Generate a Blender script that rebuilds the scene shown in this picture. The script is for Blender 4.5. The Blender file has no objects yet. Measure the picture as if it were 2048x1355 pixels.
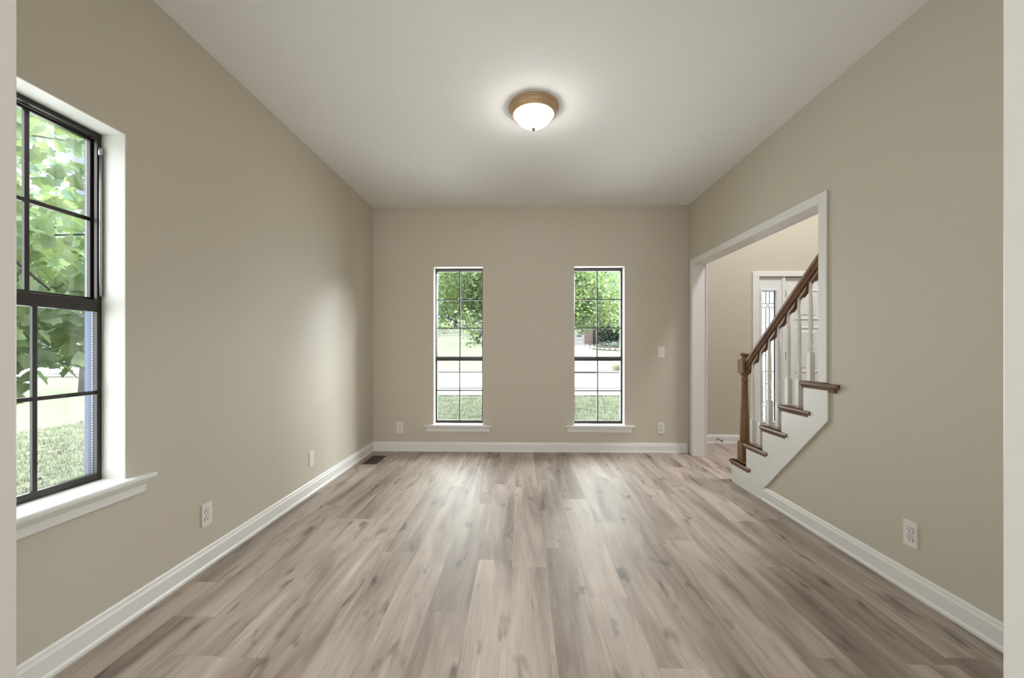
import bpy, bmesh, math, random
import numpy as np
from mathutils import Vector, Matrix, Euler
random.seed(7); rng = np.random.default_rng(11)
C = bpy.context.scene.collection
R = math.radians
sc = bpy.context.scene

# ------------------------------------------------------------------ camera
cam_d = bpy.data.cameras.new('camera'); cam = bpy.data.objects.new('camera', cam_d); C.objects.link(cam)
cam_d.sensor_width = 36.0; cam_d.sensor_fit = 'HORIZONTAL'
cam_d.lens = 803.9 / 2048 * 36.0
cam_d.shift_y = (694.94 - 677.5) / 2048
cam_d.clip_start = 0.02; cam_d.clip_end = 400
cam.location = (0, 0, 1.1617); cam.rotation_euler = (R(90), 0, 0.02301)
sc.camera = cam
# ------------------------------------------------------------------ view
vs = sc.view_settings
sc.display_settings.display_device = 'sRGB'
vs.view_transform = 'Standard'; vs.look = 'None'; vs.gamma = 1.0; vs.use_curve_mapping = False
vs.exposure = 0.22
try:
    sc.cycles.use_denoising = True
    sc.cycles.max_bounces = 14; sc.cycles.diffuse_bounces = 8; sc.cycles.transparent_max_bounces = 24
    sc.cycles.sample_clamp_indirect = 8.0
    sc.cycles.caustics_reflective = False; sc.cycles.caustics_refractive = False
except Exception:
    pass
# ------------------------------------------------------------------ sky: bright overcast, paler at the horizon
W = bpy.data.worlds.new('overcast_sky'); sc.world = W; W.use_nodes = True
nt = W.node_tree; nt.nodes.clear()
tc = nt.nodes.new('ShaderNodeTexCoord'); sp = nt.nodes.new('ShaderNodeSeparateXYZ')
rp = nt.nodes.new('ShaderNodeValToRGB'); bg = nt.nodes.new('ShaderNodeBackground'); wo = nt.nodes.new('ShaderNodeOutputWorld')
nt.links.new(tc.outputs['Generated'], sp.inputs[0]); nt.links.new(sp.outputs['Z'], rp.inputs[0])
nt.links.new(rp.outputs[0], bg.inputs[0]); nt.links.new(bg.outputs[0], wo.inputs[0])
e = rp.color_ramp.elements
e[0].position = 0.0; e[0].color = (0.056, 0.064, 0.077, 1)
e[1].position = 0.9; e[1].color = (1.0, 1.0, 1.0, 1)
m_ = rp.color_ramp.elements.new(0.35); m_.color = (0.105, 0.115, 0.132, 1)
bg.inputs[1].default_value = 12.5
# ------------------------------------------------------------------ lamp, daylight and added fill lights
def area(name, loc, rot, sx, sy, power, col=(1, 1, 1), portal=False, spread=180):
    d = bpy.data.lights.new(name, 'AREA'); d.shape = 'RECTANGLE'; d.size = sx; d.size_y = sy; d.energy = power; d.color = col
    d.spread = R(spread)
    if portal: d.cycles.is_portal = True
    o = bpy.data.objects.new(name, d); o.location = loc; o.rotation_euler = rot; C.objects.link(o); return o
area('daylight_left', (-1.89, 1.323, 1.336), (R(90), 0, R(-90)), 0.68, 1.44, 1, portal=True)
area('daylight_front', (-0.70, 4.71, 1.19), (R(-90), 0, 0), 0.56, 1.76, 1, portal=True)
area('daylight_front_b', (0.868, 4.71, 1.19), (R(-90), 0, 0), 0.56, 1.76, 1, portal=True)
area('window_fill_left', (-2.05, 1.323, 1.336), (R(90), 0, R(-90)), 0.8, 1.6, 22, (0.93, 0.97, 1.0))  # fill lights added outside the three windows, boosting the sky's daylight
area('window_light_front', (-0.7055, 5.15, 1.19), (R(-90), 0, 0), 0.8, 1.9, 48, (0.94, 0.98, 1.0))
area('window_fill_front_b', (0.8685, 5.15, 1.19), (R(-90), 0, 0), 0.8, 1.9, 48, (0.94, 0.98, 1.0))
# sun veiled by cloud, high over the street to the right
sd_ = bpy.data.lights.new('veiled_sun', 'SUN'); sd_.energy = 14.0; sd_.angle = R(28); sd_.color = (0.92, 0.96, 1.0)
so_ = bpy.data.objects.new('veiled_sun', sd_); C.objects.link(so_)
so_.rotation_euler = Vector((-0.70, -0.66, -0.40)).to_track_quat('-Z', 'Y').to_euler(); so_.location = (12, 12, 10)
# the room behind the camera: unseen fill lights added at rear wall and ceiling
area('next_room_fill', (0.0, -3.30, 1.35), (R(90), 0, 0), 1.3, 1.7, 84, (1.0, 0.99, 0.975))
area('next_room_top_fill', (0.0, -1.6, 2.70), (0, 0, 0), 0.6, 0.6, 8, (1.0, 0.95, 0.88))
# the entry hall: an unseen fill light added high over the stair
area('hall_fill', (3.2, 3.2, 4.6), (0, 0, 0), 0.7, 0.7, 98, (0.98, 0.99, 1.0))
LAMP_W = 92.0

# ================================================================== materials
def new_mat(name):
    m = bpy.data.materials.new(name); m.use_nodes = True; t = m.node_tree; t.nodes.clear()
    out = t.nodes.new('ShaderNodeOutputMaterial'); return m, t, out
def N(t, kind, **kw):
    n = t.nodes.new('ShaderNode' + kind)
    for k, v in kw.items():
        if k.startswith('i_'):
            key = k[2:]; key = int(key) if key.isdigit() else key
            n.inputs[key].default_value = v
        else: setattr(n, k, v)
    return n
def L(t, a, b): t.links.new(a, b)
def rgb(r, g, b):
    f = lambda c: ((c / 255) / 12.92 if c / 255 <= 0.04045 else ((c / 255 + 0.055) / 1.055) ** 2.4)
    return (f(r), f(g), f(b), 1)
def paint(name, col, rough=0.6, var=0.03, scale=3.0, bump=0.0, bscale=200.0, metal=0.0, spec=0.5):
    m, t, out = new_mat(name)
    b = N(t, 'BsdfPrincipled'); b.inputs['Roughness'].default_value = rough; b.inputs['Metallic'].default_value = metal
    b.inputs['Specular IOR Level'].default_value = spec
    tc = N(t, 'TexCoord'); n = N(t, 'TexNoise', i_Scale=scale, i_Detail=3.0)
    L(t, tc.outputs['Object'], n.inputs['Vector'])
    mx = N(t, 'MixRGB'); mx.inputs[1].default_value = tuple(c * (1 - var) for c in col[:3]) + (1,)
    mx.inputs[2].default_value = tuple(min(1, c * (1 + var)) for c in col[:3]) + (1,)
    L(t, n.outputs['Fac'], mx.inputs[0]); L(t, mx.outputs[0], b.inputs['Base Color'])
    if bump:
        n2 = N(t, 'TexNoise', i_Scale=bscale, i_Detail=4.0); L(t, tc.outputs['Object'], n2.inputs['Vector'])
        bp = N(t, 'Bump', i_Strength=bump, i_Distance=0.004); L(t, n2.outputs['Fac'], bp.inputs['Height']); L(t, bp.outputs[0], b.inputs['Normal'])
    L(t, b.outputs[0], out.inputs[0]); return m

M = {}
M['wall'] = paint('beige_wall_paint', rgb(196, 189, 175), 0.55, 0.012, 1.5, 0.05, 220)
M['trim'] = paint('white_trim_paint', rgb(226, 226, 224), 0.35, 0.01, 4)
M['jamb'] = paint('white_jamb_paint', rgb(228, 227, 222), 0.45, 0.015, 6)
M['ceil'] = paint('white_textured_ceiling', rgb(234, 235, 235), 0.9, 0.01, 2, 0.35, 26)
M['nextroom'] = paint('neighbouring_room_paint', rgb(190, 184, 174), 0.8, 0.01)
M['black_metal'] = paint('dark_bronze_window_metal', rgb(52, 48, 45), 0.38, 0.08, 20, metal=0.2)
M['track'] = paint('outer_track_sky_tint', rgb(58, 67, 98), 0.4, 0.06, 30, metal=0.1)  # dark metal; the reflected blue sky is painted into its base colour
M['silver'] = paint('brushed_silver_tube', rgb(190, 190, 192), 0.3, 0.04, 40, metal=0.8)
M['plastic'] = paint('white_plastic', rgb(224, 223, 218), 0.35, 0.01)
M['slot'] = paint('dark_slot', rgb(40, 38, 36), 0.6, 0.05)
M['vent'] = paint('brown_vent_metal', rgb(74, 66, 58), 0.45, 0.08, 40, metal=0.3)
M['bronze'] = paint('antique_copper_rim', rgb(192, 162, 130), 0.4, 0.08, 8, metal=0.2)
M['black'] = paint('black_hardware', rgb(24, 23, 23), 0.4, 0.05)
M['rubber'] = paint('dark_rubber', rgb(60, 52, 46), 0.6, 0.05)
M['door'] = paint('white_door_enamel', rgb(226, 228, 228), 0.35, 0.01)
M['concrete'] = paint('pale_concrete', (0.150, 0.142, 0.136, 1), 0.9, 0.06, 2)
M['road'] = paint('sun_bleached_road', (0.20, 0.198, 0.196, 1), 0.9, 0.05, 1.2)
M['walk'] = paint('sidewalk_concrete', (0.120, 0.122, 0.132, 1), 0.9, 0.06, 3)
M['fence'] = paint('white_fence_paint', (0.20, 0.205, 0.21, 1), 0.8, 0.05)
M['garage'] = paint('white_garage_door', (0.30, 0.30, 0.30, 1), 0.7, 0.03)
M['siding'] = paint('brown_siding', (0.055, 0.042, 0.038, 1), 0.8, 0.1, 5)
M['roof'] = paint('grey_brown_shingles', (0.06, 0.055, 0.05, 1), 0.9, 0.2, 12)
M['bark'] = paint('grey_bark', (0.018, 0.017, 0.016, 1), 0.9, 0.35, 18)
M['palebark'] = paint('pale_grey_bark', (0.10, 0.10, 0.108, 1), 0.9, 0.3, 14)
M['mulch'] = paint('garden_bed_mulch', (0.075, 0.062, 0.055, 1), 0.95, 0.4, 14)
M['stone'] = paint('pale_edging_stone', (0.22, 0.21, 0.2, 1), 0.9, 0.2, 6)

def wood(name, c_dark, c_light, rough=0.35, axis='Z'):
    m, t, out = new_mat(name)
    tc = N(t, 'TexCoord'); mp = N(t, 'Mapping')
    s = {'X': (1.2, 28, 28), 'Y': (28, 1.2, 28), 'Z': (28, 28, 1.2), 'R': (28, 4, 4)}[axis]; mp.inputs['Scale'].default_value = s
    L(t, tc.outputs['Object'], mp.inputs[0])
    n = N(t, 'TexNoise', i_Scale=1.6, i_Detail=6.0, i_Roughness=0.65); L(t, mp.outputs[0], n.inputs['Vector'])
    r = N(t, 'ValToRGB'); r.color_ramp.elements[0].position = 0.32; r.color_ramp.elements[0].color = c_dark
    r.color_ramp.elements[1].position = 0.72; r.color_ramp.elements[1].color = c_light
    L(t, n.outputs['Fac'], r.inputs[0])
    b = N(t, 'BsdfPrincipled'); b.inputs['Roughness'].default_value = rough
    L(t, r.outputs[0], b.inputs['Base Color']); L(t, b.outputs[0], out.inputs[0]); return m
M['oak'] = wood('stained_oak', rgb(92, 66, 41), rgb(148, 112, 75), 0.33, 'Z')
M['oak_y'] = wood('stained_oak_rail', rgb(84, 59, 39), rgb(134, 100, 70), 0.33, 'R')
M['tread'] = wood('stained_oak_tread', rgb(84, 60, 44), rgb(134, 104, 82), 0.3, 'R')

def floor_mat():
    m, t, out = new_mat('greige_oak_plank_floor')
    tc = N(t, 'TexCoord'); s = N(t, 'SeparateXYZ'); L(t, tc.outputs['Object'], s.inputs[0])
    def MA(op, a, b=None, c=None):
        n = N(t, 'Math', operation=op)
        for i, v in enumerate((a, b, c)):
            if v is None: continue
            if isinstance(v, (int, float)): n.inputs[i].default_value = v
            else: L(t, v, n.inputs[i])
        return n.outputs[0]
    PW, PL = 0.182, 1.22
    px = MA('DIVIDE', MA('ADD', s.outputs['X'], 0.05), PW); col = MA('FLOOR', px); fx = MA('FRACT', px)
    wn = N(t, 'TexWhiteNoise', noise_dimensions='1D'); L(t, col, wn.inputs['W'])
    py = MA('ADD', MA('DIVIDE', s.outputs['Y'], PL), MA('MULTIPLY', wn.outputs['Value'], 7.3)); row = MA('FLOOR', py); fy = MA('FRACT', py)
    cv = N(t, 'CombineXYZ'); L(t, col, cv.inputs[0]); L(t, row, cv.inputs[1])
    wn2 = N(t, 'TexWhiteNoise', noise_dimensions='3D'); L(t, cv.outputs[0], wn2.inputs['Vector'])
    sv = N(t, 'VectorMath', operation='SCALE'); L(t, wn2.outputs['Color'], sv.inputs[0]); sv.inputs['Scale'].default_value = 60
    av = N(t, 'VectorMath', operation='ADD'); L(t, tc.outputs['Object'], av.inputs[0]); L(t, sv.outputs[0], av.inputs[1])
    def noise(sx, sy, scale, detail, rough=0.6, dist=0.0):
        mp = N(t, 'Mapping'); mp.inputs['Scale'].default_value = (sx, sy, 1); L(t, av.outputs[0], mp.inputs[0])
        n = N(t, 'TexNoise', i_Scale=scale, i_Detail=detail, i_Roughness=rough, i_Distortion=dist); L(t, mp.outputs[0], n.inputs['Vector']); return n.outputs['Fac']
    broad = noise(6.5, 0.8, 1.0, 4.0, 0.55, 0.7)
    streak = noise(18, 1.2, 1.0, 6.0, 0.66, 1.0)
    fine = noise(150, 5.0, 1.0, 4.0, 0.7)
    knot = noise(13, 4.2, 1.0, 2.0, 0.5, 0.4)
    r = N(t, 'ValToRGB'); L(t, broad, r.inputs[0])
    e = r.color_ramp.elements
    e[0].position = 0.22; e[0].color = rgb(106, 91, 80); e[1].position = 0.62; e[1].color = rgb(190, 177, 166)
    k = e.new(0.42); k.color = rgb(158, 144, 133)
    def mul(colsock, facsock, lo, hi, v0, v1):
        mr = N(t, 'MapRange'); mr.inputs[1].default_value = lo; mr.inputs[2].default_value = hi; mr.inputs[3].default_value = v0; mr.inputs[4].default_value = v1
        L(t, facsock, mr.inputs[0]); vm = N(t, 'VectorMath', operation='SCALE'); L(t, colsock, vm.inputs[0]); L(t, mr.outputs[0], vm.inputs['Scale']); return vm.outputs[0]
    c = mul(r.outputs[0], streak, 0.3, 0.7, 0.81, 1.14)
    c = mul(c, fine, 0.3, 0.7, 0.87, 1.10)
    c = mul(c, knot, 0.61, 0.75, 1.0, 0.42)
    c = mul(c, wn2.outputs['Value'], 0, 1, 0.86, 1.1)
    sx_ = MA('MULTIPLY', MA('GREATER_THAN', fx, 0.010), 1.0); sy_ = MA('GREATER_THAN', fy, 0.0016)
    seam = MA('MULTIPLY', sx_, sy_)
    c = mul(c, seam, 0, 1, 0.86, 1.0)
    b = N(t, 'BsdfPrincipled'); L(t, c, b.inputs['Base Color'])
    mr = N(t, 'MapRange'); L(t, streak, mr.inputs[0]); mr.inputs[1].default_value = 0.3; mr.inputs[2].default_value = 0.7; mr.inputs[3].default_value = 0.46; mr.inputs[4].default_value = 0.58
    L(t, mr.outputs[0], b.inputs['Roughness'])
    bp = N(t, 'Bump', i_Strength=0.06, i_Distance=0.002); L(t, fine, bp.inputs['Height']); L(t, bp.outputs[0], b.inputs['Normal'])
    L(t, b.outputs[0], out.inputs[0]); return m
M['floor'] = floor_mat()

def glass_mat(name, tint=(0.97, 0.985, 0.975, 1), refl=0.55):
    m, t, out = new_mat(name)
    tr = N(t, 'BsdfTransparent'); tr.inputs[0].default_value = tint
    gl = N(t, 'BsdfGlossy'); gl.inputs['Roughness'].default_value = 0.02
    fr = N(t, 'Fresnel', i_IOR=1.45); ml = N(t, 'Math', operation='MULTIPLY'); ml.inputs[1].default_value = refl
    L(t, fr.outputs[0], ml.inputs[0]); mx = N(t, 'MixShader'); L(t, ml.outputs[0], mx.inputs[0])
    L(t, tr.outputs[0], mx.inputs[1]); L(t, gl.outputs[0], mx.inputs[2]); L(t, mx.outputs[0], out.inputs[0]); return m
M['glass'] = glass_mat('window_glass')
def frosted(name):
    m, t, out = new_mat(name)
    tr = N(t, 'BsdfTransparent'); tr.inputs[0].default_value = (0.72, 0.75, 0.74, 1)
    tl = N(t, 'BsdfTranslucent'); tl.inputs[0].default_value = (0.44, 0.45, 0.445, 1)
    tc = N(t, 'TexCoord'); v = N(t, 'TexVoronoi', i_Scale=90.0); L(t, tc.outputs['Object'], v.inputs['Vector'])
    mr = N(t, 'MapRange'); mr.inputs[1].default_value = 0.1; mr.inputs[2].default_value = 0.7; mr.inputs[3].default_value = 0.55; mr.inputs[4].default_value = 0.95
    L(t, v.outputs['Distance'], mr.inputs[0])
    mx = N(t, 'MixShader'); L(t, mr.outputs[0], mx.inputs[0]); L(t, tr.outputs[0], mx.inputs[1]); L(t, tl.outputs[0], mx.inputs[2])
    L(t, mx.outputs[0], out.inputs[0]); return m
M['leaded'] = frosted('textured_leaded_glass')

def lamp_glass():
    m, t, out = new_mat('glowing_white_lamp_glass')
    em = N(t, 'Emission', i_Strength=LAMP_W / 3.0); em.inputs[0].default_value = (1.0, 0.95, 0.89, 1)
    L(t, em.outputs[0], out.inputs[0]); return m
M['lampglass'] = lamp_glass()

def brick_mat():
    m, t, out = new_mat('pale_red_brick')
    tc = N(t, 'TexCoord'); mp = N(t, 'Mapping'); mp.inputs['Rotation'].default_value = (R(90), 0, 0)
    L(t, tc.outputs['Object'], mp.inputs[0])
    b = N(t, 'TexBrick', i_Scale=1.0); b.inputs['Brick Width'].default_value = 0.42; b.inputs['Row Height'].default_value = 0.16; b.inputs['Mortar Size'].default_value = 0.02
    b.inputs['Color1'].default_value = (0.115, 0.072, 0.068, 1); b.inputs['Color2'].default_value = (0.14, 0.095, 0.088, 1); b.inputs['Mortar'].default_value = (0.15, 0.135, 0.13, 1)
    L(t, mp.outputs[0], b.inputs['Vector']); d = N(t, 'BsdfPrincipled'); d.inputs['Roughness'].default_value = 0.9
    L(t, b.outputs[0], d.inputs['Base Color']); L(t, d.outputs[0], out.inputs[0]); return m
M['brick'] = brick_mat()

def grass_mat(name, ca, cb, cc, s1=26, s2=3.0):
    m, t, out = new_mat(name)
    tc = N(t, 'TexCoord'); n = N(t, 'TexNoise', i_Scale=s1, i_Detail=5.0, i_Roughness=0.7); L(t, tc.outputs['Object'], n.inputs['Vector'])
    r = N(t, 'ValToRGB'); e = r.color_ramp.elements; e[0].position = 0.36; e[0].color = ca; e[1].position = 0.6; e[1].color = cb; L(t, n.outputs['Fac'], r.inputs[0])
    n2 = N(t, 'TexNoise', i_Scale=s2, i_Detail=4.0); L(t, tc.outputs['Object'], n2.inputs['Vector'])
    r2 = N(t, 'ValToRGB'); r2.color_ramp.elements[0].position = 0.5; r2.color_ramp.elements[1].position = 0.62; L(t, n2.outputs['Fac'], r2.inputs[0])
    mx = N(t, 'MixRGB'); L(t, r2.outputs[0], mx.inputs[0]); L(t, r.outputs[0], mx.inputs[1]); mx.inputs[2].default_value = cc
    mh = N(t, 'Math', operation='MULTIPLY'); mh.inputs[1].default_value = 0.45; L(t, r2.outputs[0], mh.inputs[0]); L(t, mh.outputs[0], mx.inputs[0])
    d = N(t, 'BsdfPrincipled'); d.inputs['Roughness'].default_value = 0.9; d.inputs['Specular IOR Level'].default_value = 0.1
    L(t, mx.outputs[0], d.inputs['Base Color']); L(t, d.outputs[0], out.inputs[0]); return m
M['lawn'] = grass_mat('lawn_turf', (0.065, 0.080, 0.054, 1), (0.120, 0.140, 0.10, 1), (0.125, 0.122, 0.095, 1), 16, 1.4)
def leaf_mat(name, c1, c2, trans=0.4):
    m, t, out = new_mat(name)
    oi = N(t, 'TexCoord'); n = N(t, 'TexNoise', i_Scale=2.2, i_Detail=4.0, i_Roughness=0.75); L(t, oi.outputs['Object'], n.inputs['Vector'])
    r = N(t, 'ValToRGB'); e = r.color_ramp.elements; e[0].position = 0.36; e[0].color = c1; e[1].position = 0.62; e[1].color = c2; L(t, n.outputs['Fac'], r.inputs[0])
    d = N(t, 'BsdfPrincipled'); d.inputs['Roughness'].default_value = 0.45; L(t, r.outputs[0], d.inputs['Base Color'])
    tl = N(t, 'BsdfTranslucent'); hs = N(t, 'HueSaturation', i_Saturation=1.15, i_Value=1.25); L(t, r.outputs[0], hs.inputs['Color']); L(t, hs.outputs[0], tl.inputs[0])
    mx = N(t, 'MixShader'); mx.inputs[0].default_value = trans; L(t, d.outputs[0], mx.inputs[1]); L(t, tl.outputs[0], mx.inputs[2]); L(t, mx.outputs[0], out.inputs[0]); return m
M['leaf_big'] = leaf_mat('broad_green_leaves', (0.125, 0.19, 0.14, 1), (0.25, 0.33, 0.135, 1), 0.5)
M['leaf_front'] = leaf_mat('fine_green_leaves', (0.125, 0.195, 0.130, 1), (0.255, 0.320, 0.125, 1), 0.5)
M['leaf_far'] = leaf_mat('hazy_distant_leaves', (0.075, 0.115, 0.075, 1), (0.125, 0.165, 0.09, 1), 0.45)
M['leaf_dark'] = leaf_mat('dark_shrub_leaves', (0.03, 0.055, 0.04, 1), (0.07, 0.11, 0.07, 1), 0.15)
M['leaf_pale'] = leaf_mat('pale_groundcover_leaves', (0.06, 0.085, 0.065, 1), (0.11, 0.135, 0.10, 1), 0.2)
M['leaf_grey'] = leaf_mat('grey_twig_leaves', (0.07, 0.073, 0.082, 1), (0.14, 0.14, 0.155, 1), 0.2)
M['blade'] = leaf_mat('grass_blade', (0.085, 0.102, 0.065, 1), (0.185, 0.210, 0.135, 1), 0.35)
M['straw'] = leaf_mat('pale_grass_plumes', (0.28, 0.285, 0.21, 1), (0.45, 0.45, 0.38, 1), 0.3)

# ================================================================== mesh helpers
class MB:
    def __init__(s): s.v = []; s.f = []; s.sm = []
    def add(s, v, f, smooth=False):
        o = len(s.v); s.v += [tuple(p) for p in v]; s.f += [tuple(i + o for i in q) for q in f]; s.sm += [smooth] * len(f); return s
    def box(s, x0, x1, y0, y1, z0, z1):
        x0, x1 = sorted((x0, x1)); y0, y1 = sorted((y0, y1)); z0, z1 = sorted((z0, z1))
        v = [(x0,y0,z0),(x1,y0,z0),(x1,y1,z0),(x0,y1,z0),(x0,y0,z1),(x1,y0,z1),(x1,y1,z1),(x0,y1,z1)]
        return s.add(v, [(0,3,2,1),(4,5,6,7),(0,1,5,4),(1,2,6,5),(2,3,7,6),(3,0,4,7)])
    def prism(s, pts, axis, a, b, smooth=False):
        """pts: closed 2-D outline in the two other axes (order x,y,z), pushed from a to b along axis"""
        n = len(pts)
        def P(p, c): return {'x': (c, p[0], p[1]), 'y': (p[0], c, p[1]), 'z': (p[0], p[1], c)}[axis]
        v = [P(p, a) for p in pts] + [P(p, b) for p in pts]
        area2 = sum(pts[i][0]*pts[(i+1)%n][1]-pts[(i+1)%n][0]*pts[i][1] for i in range(n))
        flip = (area2 > 0) == (b > a)
        if axis == 'y': flip = not flip
        c0 = tuple(range(n)); c1 = tuple(range(n, 2*n))
        f = [c0[::-1] if flip else c0, c1 if flip else c1[::-1]]
        s.add(v, f); o = len(s.v) - 2*n
        for i in range(n):
            j = (i+1) % n; q = (i, j, n+j, n+i)
            s.f.append(tuple(o+k for k in (q if flip else q[::-1]))); s.sm.append(smooth)
        return s
    def lathe(s, prof, cx, cy, seg=32, smooth=True, axis='z'):
        """prof: (radius, height) list"""
        v = []; f = []
        for r, z in prof:
            for k in range(seg):
                a = 2*math.pi*k/seg; v.append((cx + r*math.cos(a), cy + r*math.sin(a), z))
        for i in range(len(prof)-1):
            for k in range(seg):
                a, b = i*seg+k, i*seg+(k+1)%seg; f.append((a, b, b+seg, a+seg))
        f.append(tuple(range(seg))[::-1]); f.append(tuple(range((len(prof)-1)*seg, len(prof)*seg)))
        if prof[0][1] > prof[-1][1]: f = [q[::-1] for q in f]
        s.add(v, f, smooth); s.sm[-1] = s.sm[-2] = False; return s
    def tube(s, pts, radii, seg=8):
        pts = [Vector(p) for p in pts]; n = len(pts); v = []; f = []
        if isinstance(radii, (int, float)): radii = [radii]*n
        for i, p in enumerate(pts):
            d = (pts[min(i+1, n-1)] - pts[max(i-1, 0)]).normalized()
            up = Vector((0,0,1)) if abs(d.z) < 0.9 else Vector((1,0,0))
            a = d.cross(up).normalized(); b = d.cross(a)
            for k in range(seg):
                t = 2*math.pi*k/seg; v.append(p + (a*math.cos(t) + b*math.sin(t))*radii[i])
        for i in range(n-1):
            for k in range(seg):
                q, w = i*seg+k, i*seg+(k+1)%seg; f.append((q, q+seg, w+seg, w))
        f.append(tuple(range(seg))); f.append(tuple(range((n-1)*seg, n*seg))[::-1])
        return s.add(v, f, True)
    def build(s, name, m, parent=None, bevel=0.0, world=True, weld=False):
        me = bpy.data.meshes.new(name); off = Vector((0,0,0)); p = parent
        while p is not None and world: off += p.location; p = p.parent
        me.from_pydata([tuple(Vector(q) - off) for q in s.v], [], s.f); me.update()
        me.polygons.foreach_set('use_smooth', s.sm)
        me.materials.append(M[m]); o = bpy.data.objects.new(name, me); C.objects.link(o)
        if parent is not None: o.parent = parent
        if weld:
            bm = bmesh.new(); bm.from_mesh(me); bmesh.ops.remove_doubles(bm, verts=bm.verts, dist=1e-5); bmesh.ops.recalc_face_normals(bm, faces=bm.faces); bm.to_mesh(me); bm.free()
        if bevel:
            b = o.modifiers.new('edge', 'BEVEL'); b.width = bevel; b.segments = 2; b.limit_method = 'ANGLE'; b.angle_limit = R(40); b.harden_normals = False
        return o
def empty(name, loc=(0,0,0), rz=0.0):
    o = bpy.data.objects.new(name, None); o.empty_display_size = 0.1; o.location = loc; o.rotation_euler = (0,0,rz); C.objects.link(o); return o
def tag(o, label, cat, group=None, kind=None):
    o['label'] = label; o['category'] = cat
    if group: o['group'] = group
    if kind: o['kind'] = kind
    return o
def struct(o, label, cat): return tag(o, label, cat, kind='structure')
def lab(o, label): o['label'] = label; return o

def slab_with_holes(axis, a0, a1, us, zs, holes):
    """a wall slab between a0 and a1 on axis ('x' or 'y'); us, zs = cut coordinates; holes = list of (u0,u1,z0,z1)"""
    us = sorted(set(us + [h[0] for h in holes] + [h[1] for h in holes])); zs = sorted(set(zs + [h[2] for h in holes] + [h[3] for h in holes]))
    nu, nz = len(us)-1, len(zs)-1
    def solid(i, j):
        if i < 0 or j < 0 or i >= nu or j >= nz: return False
        u, z = (us[i]+us[i+1])/2, (zs[j]+zs[j+1])/2
        return not any(h[0] < u < h[1] and h[2] < z < h[3] for h in holes)
    P = (lambda a, u, z: (a, u, z)) if axis == 'x' else (lambda a, u, z: (u, a, z))
    mb = MB()
    for i in range(nu):
        for j in range(nz):
            if not solid(i, j): continue
            u0, u1, z0, z1 = us[i], us[i+1], zs[j], zs[j+1]
            for a in (a0, a1): mb.add([P(a,u0,z0),P(a,u1,z0),P(a,u1,z1),P(a,u0,z1)], [(0,1,2,3)])
            for (di, dj, q) in ((-1,0,((u0,z0),(u0,z1))),(1,0,((u1,z0),(u1,z1))),(0,-1,((u0,z0),(u1,z0))),(0,1,((u0,z1),(u1,z1)))):
                if not solid(i+di, j+dj):
                    mb.add([P(a0,*q[0]),P(a0,*q[1]),P(a1,*q[1]),P(a1,*q[0])], [(0,1,2,3)])
    return mb

# ================================================================== room shell
XL, XR, YB, H = -1.674, 1.852, 4.493, 2.74
XO = 1.981            # hall side of the right wall
YF = 4.95             # hall front wall
YN0, YN1 = 0.67, 0.80 # wall behind the camera's opening
JL, JR = -1.0475, 0.9455
floor = MB().prism([(-1.90, -3.4), (1.98, -3.4), (1.98, 0.0), (4.7, 0.0), (4.7, YF+0.02), (1.853, YF+0.02), (1.853, YB+0.12), (-1.80, YB+0.12), (-1.80, 0.67), (-1.90, 0.67)], 'z', -0.12, 0.0).build('floor', 'floor'); struct(floor, 'greige oak plank floor running toward the two front windows', 'floor')
wall_l = slab_with_holes('x', XL, -1.80, [YN1-0.13, YB+0.13], [-0.5, H+0.1], [(0.983, 1.663, 0.585, 2.064)]).build('wall_left', 'wall', weld=True); struct(wall_l, 'beige wall on the left with one tall window', 'wall')
wall_b = slab_with_holes('y', YB, 4.62, [XL, XO], [-0.5, H+0.1], [(-0.985, -0.426, 0.280, 2.07), (0.587, 1.150, 0.280, 2.07)]).build('wall_back', 'wall', weld=True); struct(wall_b, 'beige end wall with two narrow windows', 'wall')
pts = [(YN0, 0), (3.21, 0), (2.467, 0.73), (2.467, 2.115), (4.431, 2.115), (4.431, 0), (YB+0.02, 0), (YB+0.02, H+0.1), (YN0, H+0.1)]
wall_r = MB().prism(pts, 'x', XR, XO).build('wall_right', 'wall'); struct(wall_r, 'beige wall on the right with the cased opening to the stair', 'wall')
wall_n = slab_with_holes('y', YN0, YN1, [XL, XR], [0, H], [(JL-0.02, JR+0.02, 0, 2.32)]).build('wall_near', 'wall', weld=True); struct(wall_n, 'beige wall around the wide opening nearest the viewer', 'wall')
ceil = MB().box(-1.80, XO, -3.4, 4.62, H, H+0.12).build('ceiling', 'ceil'); struct(ceil, 'white textured ceiling', 'ceiling')
# lining of the near opening: white jambs that frame the picture
jm = MB().box(JL-0.02, JL, YN0-0.012, YN1+0.012, 0, 2.3).build('trim_1', 'trim', bevel=0.003); struct(jm, 'white door jamb cut by the left edge of the picture', 'door jamb')
jm = MB().box(JR, JR+0.02, YN0-0.012, YN1+0.012, 0, 2.3).build('trim_2', 'trim', bevel=0.003); struct(jm, 'white door jamb cut by the right edge of the picture', 'door jamb')
jm = MB().box(JL-0.02, JR+0.02, YN0-0.012, YN1+0.012, 2.3, 2.32).build('trim_3', 'trim'); struct(jm, 'white head jamb of the near opening above the viewer', 'door jamb')
# the room behind the camera
nr = slab_with_holes('y', -3.4, -3.28, [-1.9, XR+0.1], [0, H], [(-0.65, 0.65, 0.5, 2.2)]).build('wall_rear', 'nextroom', weld=True); struct(nr, 'pale rear wall of the room behind the viewer', 'wall')
nr = MB().box(-1.9, -1.78, -3.28, YN0, 0, H).build('wall_rear_left', 'nextroom'); struct(nr, 'pale side wall behind the viewer on the left', 'wall')
nr = MB().box(XR, XR+0.12, -3.28, YN0, 0, H).build('wall_rear_right', 'nextroom'); struct(nr, 'pale side wall behind the viewer on the right', 'wall')
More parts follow.
